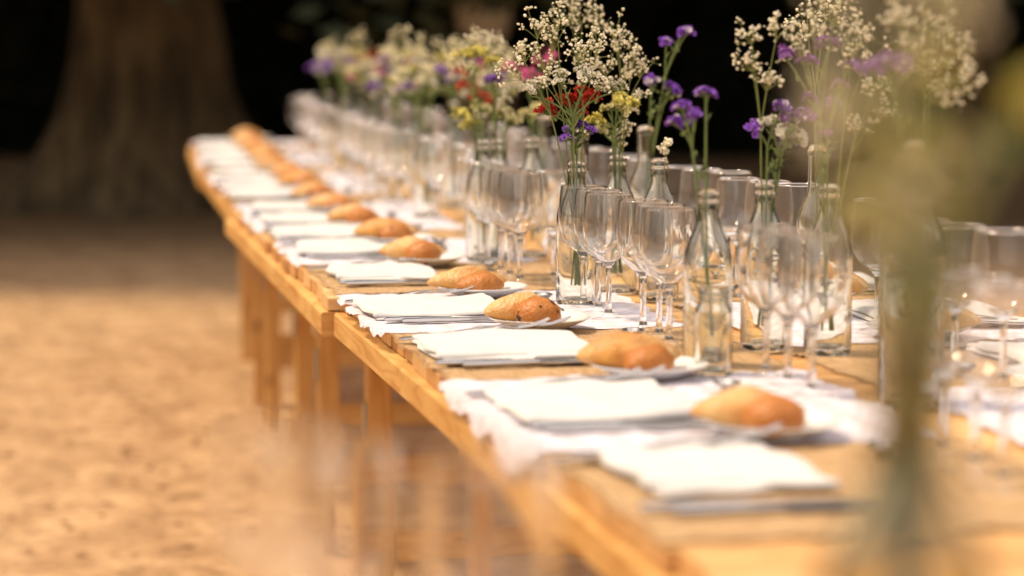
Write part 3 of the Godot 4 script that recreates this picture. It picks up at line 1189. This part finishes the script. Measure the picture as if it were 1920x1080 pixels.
func build_glasses():
	var g := glass_proto(false)
	var fine := glass_proto(true)
	var first := {}
	var trio := ["front one", "middle one", "rear one"]
	# the groups of three along the left side, nearest first
	var near := [
		[Vector2(0.437, -2.12), Vector2(0.427, -2.2), Vector2(0.415, -2.285)],
		[Vector2(0.333, -2.66), Vector2(0.315, -2.737), Vector2(0.298, -2.813)],
		[Vector2(0.202, -3.086), Vector2(0.194, -3.164), Vector2(0.177, -3.241)],
		[Vector2(0.136, -3.385), Vector2(0.125, -3.463), Vector2(0.105, -3.540)],
		[Vector2(0.013, -3.87), Vector2(-0.003, -3.947), Vector2(-0.018, -4.024)],
		[Vector2(-0.043, -4.18), Vector2(-0.056, -4.257), Vector2(-0.070, -4.334)],
	]
	for k in 11:
		var z := -4.64 - k * 0.385
		var push := rng.randf_range(-0.06, 0.06)
		var slide := rng.randf_range(-0.03, 0.03)
		var lean := rng.randf_range(-0.02, 0.022)
		var a := []
		for j in 3:
			var p := row(z + push - j * 0.078, 0.375 + slide + rng.randf_range(-0.006, 0.006) - j * lean)
			a.append(Vector2(p.x, p.z))
		near.append(a)
	for i in near.size():
		for j in 3:
			copy(fine if i > 0 and i < 5 else g, "wine glass, %s of the %s trio from the near end, left side" % [trio[j], ORD[i]], Vector3(near[i][j].x, TOP + 0.0015, near[i][j].y), rng.randf() * TAU, first, "fine" if i > 0 and i < 5 else "g")
	var far := []
	for k in 15:
		var z := -2.62 - k * 0.385
		var push := rng.randf_range(-0.06, 0.06)
		var slide := rng.randf_range(-0.03, 0.03)
		var lean := rng.randf_range(-0.02, 0.025)
		var a := []
		for j in 3:
			var p := row(z + push - j * 0.079, WIDE - 0.27 + slide + rng.randf_range(-0.008, 0.008) - j * lean)
			a.append(Vector2(p.x, p.z))
		far.append(a)
	for i in far.size():
		for j in 3:
			copy(g, "wine glass, %s of the %s trio from the near end, right side" % [trio[j], ORD[i]], Vector3(far[i][j].x, TOP + 0.0015, far[i][j].y), rng.randf() * TAU, first, "g")
	copy(g, "lone wine glass between the bottle with red flowers and a trio", Vector3(0.068, TOP + 0.0015, -3.92), 0.0, first, "g")
	# on the crosswise table close to the camera
	var close := [Vector2(-0.138, -1.385), Vector2(-0.099, -1.31), Vector2(-0.013, -1.27)]
	for j in close.size():
		copy(fine, "very blurred wine glass close to the camera, %s from the left" % ["first", "second", "third"][j], Vector3(close[j].x, TOP + 0.0015, close[j].y), 0.0, first, "fine")


# ------------------------------------------------------------------ bottles and flowers

func bottle_profile(kind: String) -> Array:
	if kind == "wine" or kind == "olive":
		return [Vector2(0.0365, 0.004), Vector2(0.0375, 0.010), Vector2(0.0375, 0.165), Vector2(0.0368, 0.178), Vector2(0.034, 0.190), Vector2(0.028, 0.203), Vector2(0.021, 0.217), Vector2(0.0165, 0.230), Vector2(0.0145, 0.245), Vector2(0.0138, 0.272), Vector2(0.0138, 0.275), Vector2(0.0152, 0.277), Vector2(0.0152, 0.283), Vector2(0.0138, 0.285), Vector2(0.0136, 0.290)]
	if kind == "half":
		return [Vector2(0.0280, 0.004), Vector2(0.0290, 0.009), Vector2(0.0290, 0.125), Vector2(0.0284, 0.140), Vector2(0.026, 0.152), Vector2(0.0215, 0.164), Vector2(0.017, 0.174), Vector2(0.0142, 0.186), Vector2(0.0134, 0.205), Vector2(0.0132, 0.231), Vector2(0.0132, 0.232), Vector2(0.0145, 0.234), Vector2(0.0145, 0.240), Vector2(0.0134, 0.242), Vector2(0.0132, 0.246)]
	if kind == "jar":
		return [Vector2(0.0215, 0.003), Vector2(0.0225, 0.008), Vector2(0.0225, 0.076), Vector2(0.021, 0.083), Vector2(0.0175, 0.088), Vector2(0.0172, 0.091), Vector2(0.0185, 0.0925), Vector2(0.0185, 0.0945), Vector2(0.0172, 0.096), Vector2(0.0172, 0.098), Vector2(0.0185, 0.0995), Vector2(0.0185, 0.1015), Vector2(0.0172, 0.103), Vector2(0.0172, 0.106)]
	return [Vector2(0.0290, 0.004), Vector2(0.0300, 0.009), Vector2(0.0300, 0.118), Vector2(0.0294, 0.131), Vector2(0.0275, 0.143), Vector2(0.0235, 0.155), Vector2(0.0185, 0.166), Vector2(0.0148, 0.177), Vector2(0.0134, 0.187), Vector2(0.0132, 0.196), Vector2(0.0148, 0.198), Vector2(0.0148, 0.2005), Vector2(0.0132, 0.2025), Vector2(0.0130, 0.2055), Vector2(0.0143, 0.207), Vector2(0.0143, 0.2095), Vector2(0.0130, 0.211), Vector2(0.0128, 0.214)]


func bottle_proto(kind: String) -> Node3D:
	var o := proto("jar" if kind == "jar" else "glass_bottle", "jar" if kind == "jar" else "bottle", "clear bottles serving as vases")
	var prof := bottle_profile(kind)
	var b := MB.new()
	var foot: Vector2 = prof[0]
	var top: Vector2 = prof[prof.size() - 1]
	var all: Array = [Vector2(0.0001, 0.005), Vector2(foot.x * 0.5, 0.0035), Vector2(foot.x * 0.8, 0.0), Vector2(foot.x * 0.92, 0.0)] + prof
	all += [Vector2(top.x - 0.0004, top.y + 0.0012), Vector2(top.x - 0.0012, top.y + 0.0015), Vector2(top.x - 0.0024, top.y + 0.0010)]
	var back := []
	for p in prof:
		if p.y > 0.012: back.append(Vector2(minf(p.x, 0.0134 if p.y > (top.y - 0.03) and kind != "jar" else 1.0) - 0.0026, p.y - 0.001))
	back.reverse()
	all += back
	all += [Vector2(foot.x - 0.0045, 0.0105), Vector2(foot.x * 0.5, 0.0105), Vector2(0.0001, 0.013)]
	b.lathe(all, 56)
	part("body", b.mesh(), M.olive if kind == "olive" else M.bottle, o)
	return o


var blossom: MB
var floret: MB


func stalk(b: MB, pts: Array, r0: float, r1: float, c: Color, seg := 5):
	var rad := []
	for k in pts.size(): rad.append(lerpf(r0, r1, float(k) / (pts.size() - 1)))
	b.col = c
	b.tube(pts, rad, seg, 1.0, false)


func bend(a: Vector3, m: Vector3, e: Vector3, n := 7) -> Array:
	var out := []
	for k in n + 1:
		var t := float(k) / n
		out.append(a.lerp(m, t).lerp(m.lerp(e, t), t))
	return out


# baby's breath: a forking stem with a cloud of tiny white blossoms at each fork's end. tips: where the clouds stand, from the bottle's base
func gypsophila(o: Node3D, mouth: Vector3, tips: Array, fluff: float, density: int, r: RandomNumberGenerator, big := 1.0):
	var s := MB.new()
	var f := MB.new()
	var green := Color(0.20, 0.24, 0.06)
	var c := Vector3.ZERO
	for t in tips: c += t / tips.size()
	var fork := mouth.lerp(c, 0.42)
	stalk(s, bend(Vector3(-mouth.x, 0.03 - mouth.y * 0.0, -mouth.z) * Vector3(1, 1, 1), Vector3(mouth.x, mouth.y * 0.8, mouth.z), fork), 0.0014, 0.0011, green)
	for t in tips:
		var m: Vector3 = fork.lerp(t, 0.5) + Vector3(0, (t - fork).length() * 0.08, 0)
		var hub: Vector3 = t - (t - fork).normalized() * fluff * 0.7
		stalk(s, bend(fork, m, hub), 0.0010, 0.0006, green)
		var twigs := int(5 + density / 10.0)
		for k in twigs:
			var d := Vector3(r.randfn(), r.randfn() * 0.8 + 0.25, r.randfn()).normalized() * fluff * pow(r.randf(), 0.6)
			var e: Vector3 = t + d
			stalk(s, bend(hub, hub.lerp(e, 0.5) + Vector3(0, fluff * 0.12, 0), e, 3), 0.0005, 0.0003, green.lerp(Color(0.36, 0.36, 0.12), r.randf()), 3)
			var per := maxi(2, int(float(density) / twigs))
			for j in per:
				var q := e + Vector3(r.randfn(), r.randfn(), r.randfn()) * fluff * 0.15
				var sz := r.randf_range(0.0014, 0.0030) * big
				if r.randf() < 0.25: sz *= 0.55
				stalk(s, [e, q], 0.0003, 0.0003, green, 3)
				f.append(blossom, Transform3D(Basis.from_euler(Vector3(r.randf() * TAU, r.randf() * TAU, 0)).scaled(Vector3(sz, sz * r.randf_range(0.75, 1.1), sz)), q), Color(1, 1, 1).lerp(Color(0.86, 0.80, 0.56), r.randf() * 0.6) * (Color(0.97, 0.97, 0.84) if big > 1.2 else Color.WHITE))
	part("stem", s.mesh(), M.stalk, o)
	part("blossoms", f.mesh(), M.petal, o, "stuff")


# statice: a winged green stem, forking to one-sided combs of papery florets
func statice(o: Node3D, mouth: Vector3, tips: Array, tint: Color, size: float, r: RandomNumberGenerator, second := Color(0, 0, 0, 0), dusk := false):
	var s := MB.new()
	var green := Color(0.15, 0.21, 0.055) if not dusk else Color(0.22, 0.26, 0.10)
	var c := Vector3.ZERO
	for t in tips: c += t / tips.size()
	var fork := mouth.lerp(c, 0.55 if tips.size() > 1 else 0.85)
	stalk(s, bend(Vector3(-mouth.x, 0.03, -mouth.z), Vector3(mouth.x, mouth.y * 0.8, mouth.z), fork), 0.0018 if not dusk else 0.0029, 0.0016 if not dusk else 0.0022, green)
	for t in tips:
		var hub: Vector3 = t - Vector3(0, size * 0.55, 0)
		stalk(s, bend(fork, fork.lerp(hub, 0.5) + Vector3(0, 0.012, 0), hub), 0.0015 if not dusk else 0.0022, 0.0013 if not dusk else 0.0018, green)
		# a small leaf at the fork
		s.col = green * 1.2
		var ld := Vector3(r.randf_range(-1, 1), 0.9, r.randf_range(-1, 1)).normalized()
		var lp := fork.lerp(hub, 0.6)
		for q in 2:
			var l2 := Vector3(r.randf_range(-1, 1), 0.8, r.randf_range(-1, 1)).normalized()
			var p2 := mouth.lerp(fork, r.randf_range(0.15, 0.9))
			var s2 := l2.cross(Vector3.FORWARD).normalized() * 0.0019
			var ln := r.randf_range(0.014, 0.03)
			s.quad(p2 - s2 * 0.4, p2 + l2 * ln * 0.5 - s2, p2 + l2 * ln + Vector3(0, -ln * 0.2, 0), p2 + l2 * ln * 0.5 + s2)
		var sd := ld.cross(Vector3.FORWARD).normalized() * 0.0022
		s.quad(lp - sd, lp + ld * 0.018, lp + sd, lp - ld * 0.002)
		var f := MB.new()
		var arc := r.randf() * TAU
		var ax := Vector3(cos(arc), 0, sin(arc))
		for k in int(26 + 500 * size) * (2 if dusk else 1):
			var u := r.randf_range(-1, 1)
			var q: Vector3 = hub + ax * u * size + Vector3(0, size * (0.75 - 0.55 * u * u) + r.randfn() * size * 0.12, 0) + Vector3(r.randfn(), r.randfn() * 0.5, r.randfn()) * size * 0.28
			var out: Vector3 = (q - hub + Vector3(0, size * 0.3, 0)).normalized()
			var sz := r.randf_range(0.0028, 0.0048)
			var col := tint
			if second.a > 0 and r.randf() < 0.16: col = second
			col = col.lerp(Color(col.r * 0.62, col.g * 0.58, col.b * 0.62), r.randf() * (0.5 if tint.g > 0.6 else 1.0))
			f.append(floret, Transform3D(Basis(Quaternion(Vector3.UP, out)) * Basis(Vector3.UP, r.randf() * TAU) * Basis.from_scale(Vector3(sz, sz, sz)), q), col)
			if k % 3 == 0:
				stalk(s, [hub, q - out * 0.002], 0.0006, 0.0008, green, 3)
		part("flower_head", f.mesh(), M.petal, o, "stuff")
	part("stem", s.mesh(), M.stalk, o)


func build_bottles_and_flowers():
	blossom = MB.new()
	blossom.col = Color(0.92, 0.87, 0.71)
	blossom.lathe([Vector2(0.0001, -0.9), Vector2(0.7, -0.6), Vector2(1.0, 0.0), Vector2(0.75, 0.55), Vector2(0.0001, 0.8)], 6)
	floret = MB.new()
	floret.col = Color(0.35, 0.42, 0.16)
	var calyx := floret.v.size()
	floret.lathe([Vector2(0.0001, -1.0), Vector2(0.3, -0.4), Vector2(0.45, 0.0)], 5)
	floret.col = Color(1, 1, 1)
	for k in 5:
		var a := TAU * k / 5.0
		var d := Vector3(cos(a), 0, sin(a))
		var e := Vector3(-sin(a), 0, cos(a))
		floret.quad(d * 0.2, d * 0.85 - e * 0.55 + Vector3(0, 0.35, 0), d * 1.15 + Vector3(0, 0.7, 0), d * 0.85 + e * 0.55 + Vector3(0, 0.25, 0))
	var pr := {"wine": bottle_proto("wine"), "half": bottle_proto("half"), "juice": bottle_proto("juice"), "jar": bottle_proto("jar"), "olive": bottle_proto("olive")}
	var first := {}
	var purple := Color(0.33, 0.11, 0.70)
	var violet := Color(0.36, 0.12, 0.52)
	var white := Color(0.86, 0.82, 0.66)
	var yellow := Color(0.86, 0.78, 0.20)
	var cream := Color(0.82, 0.76, 0.38)
	var pink := Color(0.82, 0.15, 0.38)
	var red := Color(0.78, 0.045, 0.02)
	# kind, place, what it is, flowers: [species, colour, size, tips from the table under the bottle: right, up, back ...]
	var list := [
		["juice", Vector2(0.237, -2.913), "small bottle with two purple statice stems", [
			["s", purple, 0.010, [[-0.034, 0.318, 0.01], [-0.040, 0.298, -0.01], [-0.018, 0.306, 0.0]], "forked purple statice"],
			["s", purple, 0.010, [[-0.004, 0.332, 0.0]], "single tall purple statice"]]],
		["juice", Vector2(0.095, -3.573), "small bottle with red flowers and white baby's breath", [
			["g", 0, 0.030, [[-0.085, 0.378, 0.0], [-0.062, 0.415, 0.02], [-0.095, 0.35, 0.02]], "baby's breath leaning left"],
			["g", 0, 0.030, [[-0.030, 0.425, 0.0], [-0.038, 0.395, -0.02], [-0.05, 0.36, -0.02]], "tallest white baby's breath"],
			["g", 0, 0.028, [[0.0, 0.38, 0.02], [0.032, 0.385, 0.0], [0.015, 0.36, -0.02]], "baby's breath leaning right"],
			["g", 0, 0.020, [[-0.05, 0.335, 0.015], [0.035, 0.33, 0.025]], "low baby's breath"],
			["s", white, 0.020, [[-0.068, 0.322, 0.0], [-0.022, 0.34, 0.02], [0.016, 0.345, 0.015], [0.05, 0.326, 0.0]], "white statice"],
			["s", red, 0.0125, [[-0.042, 0.300, -0.01], [-0.012, 0.308, -0.02], [0.010, 0.318, -0.01], [0.022, 0.312, 0.0], [-0.045, 0.290, 0.0], [-0.002, 0.302, -0.02], [0.004, 0.29, -0.02]], "bright red statice"],
			["s", purple, 0.009, [[-0.012, 0.262, -0.01], [0.022, 0.262, 0.0], [-0.014, 0.25, 0.01], [0.008, 0.268, -0.02]], "low purple statice"]]],
		["half", Vector2(0.226, -4.1), "slim bottle with tall purple statice", [
			["s", purple, 0.011, [[0.060, 0.405, 0.0], [0.068, 0.408, 0.01], [0.034, 0.39, 0.0]], "tallest purple statice"],
			["s", purple, 0.014, [[0.008, 0.325, 0.0], [0.013, 0.322, -0.01]], "low purple statice"],
			["s", purple, 0.009, [[0.042, 0.316, 0.0], [0.054, 0.304, 0.0]], "purple statice leaning right"]]],
		["juice", Vector2(0.164, -3.75), "small bottle with yellow statice and baby's breath", [
			["g", 0, 0.026, [[0.0, 0.385, 0.0], [-0.008, 0.412, 0.0], [0.026, 0.37, 0.01], [0.042, 0.35, 0.0]], "tall white baby's breath"],
			["g", 0, 0.022, [[-0.024, 0.35, 0.0], [0.01, 0.34, 0.0], [0.03, 0.30, -0.02]], "low baby's breath"],
			["s", yellow, 0.013, [[-0.034, 0.270, 0.0], [0.022, 0.298, 0.01], [0.0, 0.304, 0.0]], "yellow statice"],
			["s", cream, 0.013, [[-0.026, 0.255, -0.01], [0.012, 0.285, 0.01], [-0.01, 0.29, 0.0]], "cream statice"],
			["g", 0, 0.016, [[0.0, 0.24, -0.02], [0.008, 0.255, -0.015]], "short white baby's breath in front"]]],
		["juice", Vector2(0.222, -3.64), "small bottle with one short white sprig", [
			["g", 0, 0.012, [[0.008, 0.225, 0.0], [0.014, 0.238, 0.0]], "short white baby's breath"]]],
		["half", Vector2(0.112, -3.95), "slim bottle behind the one with red flowers", [
			["g", 0, 0.034, [[0.0, 0.44, 0.0], [0.025, 0.42, 0.0], [-0.02, 0.445, 0.0]], "tall white baby's breath"]]],
		["juice", Vector2(0.322, -3.07), "small bottle with purple and white statice", [
			["s", purple, 0.013, [[-0.016, 0.286, 0.0], [0.020, 0.312, 0.0]], "purple statice"],
			["s", white, 0.014, [[0.006, 0.292, -0.01], [0.024, 0.282, 0.0], [0.042, 0.272, 0.0]], "white statice"],
			["s", violet, 0.010, [[0.030, 0.266, -0.01], [0.044, 0.302, 0.0], [0.030, 0.30, 0.01]], "violet statice"],
			["g", 0, 0.022, [[-0.020, 0.37, 0.0], [0.002, 0.345, 0.0], [-0.022, 0.405, 0.01], [0.014, 0.41, 0.0]], "baby's breath leaning left"]]],
		["half", Vector2(0.430, -3.4), "slim bottle beside the big bunch of baby's breath", [
			["g", 0, 0.030, [[-0.02, 0.42, 0.0], [0.01, 0.44, 0.0]], "white baby's breath"]]],
		["juice", Vector2(0.397, -3.02), "small bottle with big baby's breath and violet statice", [
			["g", 0, 0.030, [[-0.024, 0.415, 0.0], [0.002, 0.43, 0.01], [-0.044, 0.39, 0.0]], "tall baby's breath leaning left"],
			["g", 0, 0.030, [[0.028, 0.392, 0.0], [0.042, 0.37, 0.01], [0.016, 0.405, 0.0]], "tall baby's breath leaning right"],
			["g", 0, 0.020, [[0.034, 0.288, 0.0], [0.068, 0.305, 0.0], [0.055, 0.34, 0.01]], "thin baby's breath"],
			["s", violet, 0.012, [[-0.056, 0.378, 0.0], [-0.002, 0.392, -0.01], [-0.03, 0.37, 0.0]], "violet statice, upper"],
			["s", violet, 0.0075, [[-0.028, 0.324, 0.0], [0.010, 0.342, 0.0], [0.022, 0.365, 0.0], [-0.006, 0.28, 0.0], [0.006, 0.318, -0.01], [-0.025, 0.30, 0.0]], "violet statice with small heads"]]],
		["wine", Vector2(0.433, -2.6), "tall bottle half hidden by the blurred one", [
			["g", 0, 0.030, [[0.014, 0.415, 0.0], [0.042, 0.385, 0.0], [0.002, 0.375, 0.0]], "baby's breath leaning right"],
			["g", 0, 0.026, [[0.048, 0.36, 0.01], [-0.020, 0.415, 0.0], [0.03, 0.34, 0.0]], "baby's breath leaning left"],
			["s", violet, 0.016, [[-0.016, 0.372, 0.0], [-0.036, 0.374, 0.0], [-0.05, 0.37, 0.01]], "violet statice"]]],
		["juice", Vector2(-0.052, -4.27), "left one of two paired small bottles", [
			["s", yellow, 0.018, [[-0.034, 0.262, 0.0], [-0.018, 0.245, 0.0]], "arching yellow statice"],
			["s", yellow, 0.016, [[-0.032, 0.366, 0.0], [-0.010, 0.372, 0.01]], "tall yellow statice"],
			["g", 0, 0.022, [[-0.022, 0.392, 0.0], [-0.03, 0.35, 0.0]], "white baby's breath"],
			["s", cream, 0.018, [[-0.002, 0.272, 0.0]], "arching cream statice"]]],
		["juice", Vector2(-0.022, -4.29), "right one of two paired small bottles", [
			["s", cream, 0.020, [[0.008, 0.265, 0.0], [0.024, 0.25, 0.0]], "arching cream statice"],
			["s", purple, 0.013, [[-0.014, 0.322, 0.0], [-0.002, 0.326, 0.0]], "purple statice"],
			["g", 0, 0.022, [[-0.012, 0.392, 0.0], [0.022, 0.31, 0.0], [0.01, 0.28, 0.01]], "white baby's breath"],
			["s", yellow, 0.013, [[-0.012, 0.355, 0.0]], "yellow statice"]]],
		["juice", Vector2(0.036, -4.34), "small bottle behind the lone glass", [
			["s", cream, 0.015, [[0.01, 0.27, 0.0], [-0.01, 0.26, 0.0]], "cream statice"]]],
		["half", Vector2(0.062, -4.62), "slim bottle with pink statice", [
			["s", pink, 0.021, [[-0.066, 0.340, 0.0], [-0.036, 0.325, 0.0]], "pink statice leaning left"],
			["s", pink, 0.020, [[-0.008, 0.348, 0.0], [0.012, 0.362, 0.0], [-0.03, 0.325, 0.01]], "tall pink statice"]]],
		["jar", Vector2(0.237, -2.825), "small empty jar with a screw neck", []],
		["olive", Vector2(0.158, -0.95), "very near blurred bottle", [
			["g", 0, 0.034, [[-0.012, 0.40, 0.0], [0.012, 0.425, 0.0], [-0.02, 0.36, 0.0]], "blurred baby's breath"],
			["s", yellow, 0.009, [[0.049, 0.374, 0.0], [0.053, 0.380, 0.004], [0.047, 0.381, -0.004]], "blurred yellow statice"],
			["s", cream, 0.007, [[-0.006, 0.33, 0.004], [0.006, 0.35, -0.004]], "cream statice with thick stems"],
			["s", cream, 0.006, [[0.012, 0.34, 0.004], [0.016, 0.36, -0.004], [0.008, 0.31, 0.0]], "cream statice leaning right"],
			["s", cream, 0.006, [[-0.012, 0.35, 0.004], [-0.016, 0.37, -0.004], [-0.01, 0.33, 0.002]], "cream statice leaning left"],
			["s", cream, 0.006, [[0.0, 0.36, 0.008], [0.004, 0.39, 0.006]], "tall cream statice"],
			["s", white, 0.004, [[-0.01, 0.31, 0.005], [0.004, 0.315, -0.004], [0.01, 0.31, 0.006], [-0.004, 0.32, 0.0], [0.0, 0.33, 0.004], [-0.012, 0.325, -0.005]], "budding statice stems"],
			["s", cream, 0.014, [[-0.018, 0.335, 0.0], [0.018, 0.44, 0.0]], "blurred cream statice"]]],
	]
	# farther down the row the bottles stand in twos
	var r := RandomNumberGenerator.new()
	r.seed = 99
	var pals := [[white, red, cream], [cream, purple, white], [white, purple, yellow], [pink, cream, violet], [purple, white, yellow], [yellow, white, violet], [cream, pink, white], [white, yellow, violet], [cream, white, purple]]
	var k := 0
	for z in [-4.72, -4.95, -5.2, -5.5, -5.72, -6.0, -6.3, -6.55, -6.85, -7.2, -7.6, -8.05]:
		var p := row(z, 0.40 + 0.09 * (k % 2) + r.randf_range(-0.02, 0.02))
		var pal: Array = pals[k % 9]
		var fl := []
		var words := {white: "white statice", red: "orange-red statice", cream: "cream statice", purple: "purple statice", yellow: "yellow statice", violet: "violet statice", pink: "pink statice"}
		for c in pal:
			var tips := []
			for j in 3: tips.append([r.randf_range(-0.06, 0.06), r.randf_range(0.27, 0.35), r.randf_range(-0.04, 0.04)])
			fl.append(["s", c, 0.020, tips, words[c]])
		for j in (2 if z > -6.5 else 1):
			var tips := []
			for q in 2: tips.append([r.randf_range(-0.07, 0.07), r.randf_range(0.30, 0.40), r.randf_range(-0.05, 0.05)])
			fl.append(["g", 0, 0.032, tips, "tall white baby's breath" if j == 0 else "low baby's breath"])
		if z < -7.0: fl.remove_at(0)
		list.append(["juice" if k % 3 else "half", Vector2(p.x, p.z), "%s bottle of the blurred rear row" % ORD[k], fl])
		k += 1
	for b in list:
		var at := Vector3(b[1].x, TOP + 0.0015, b[1].y)
		copy(pr[b[0]], "%s glass %s" % ["olive" if b[0] == "olive" else "clear", b[2]], at, 0.0, first, b[0])
		var prof := bottle_profile(b[0])
		var neck: Vector2 = prof[prof.size() - 1]
		var q := 0
		for f in b[3]:
			var short: String = (b[2] as String).split(",")[0]
			var o := thing("baby_breath" if f[0] == "g" else "statice", "%s in the %s" % [f[4], short], "flower", at, 0.0, "flowers in the bottles")
			var mouth := Vector3(0, neck.y, 0)
			var tips := []
			var mean := Vector3.ZERO
			for t in f[3]:
				tips.append(Vector3(t[0], t[1], t[2]))
				mean += tips[-1] / f[3].size()
			var lean := Vector3(mean.x, 0, mean.z)
			mouth += lean.normalized() * minf(lean.length(), neck.x * 0.55)
			if b[0] == "olive": mouth = Vector3(cos(q * 2.4), 0, sin(q * 2.4)) * neck.x * 0.8 + Vector3(0, neck.y, 0)
			r.seed = 1000 + q + int(-b[1].y * 100)
			if f[0] == "g":
				gypsophila(o, mouth, tips, f[2], 34 if b[1].y < -4.5 else 62, r, 1.5 if b[1].y < -4.5 else 1.0)
			else:
				statice(o, mouth, tips, f[1], f[2], r, Color(0.86, 0.80, 0.82, 1.0) if f[1] == purple or f[1] == violet else Color(0, 0, 0, 0), b[1].y > -1.5)
			q += 1
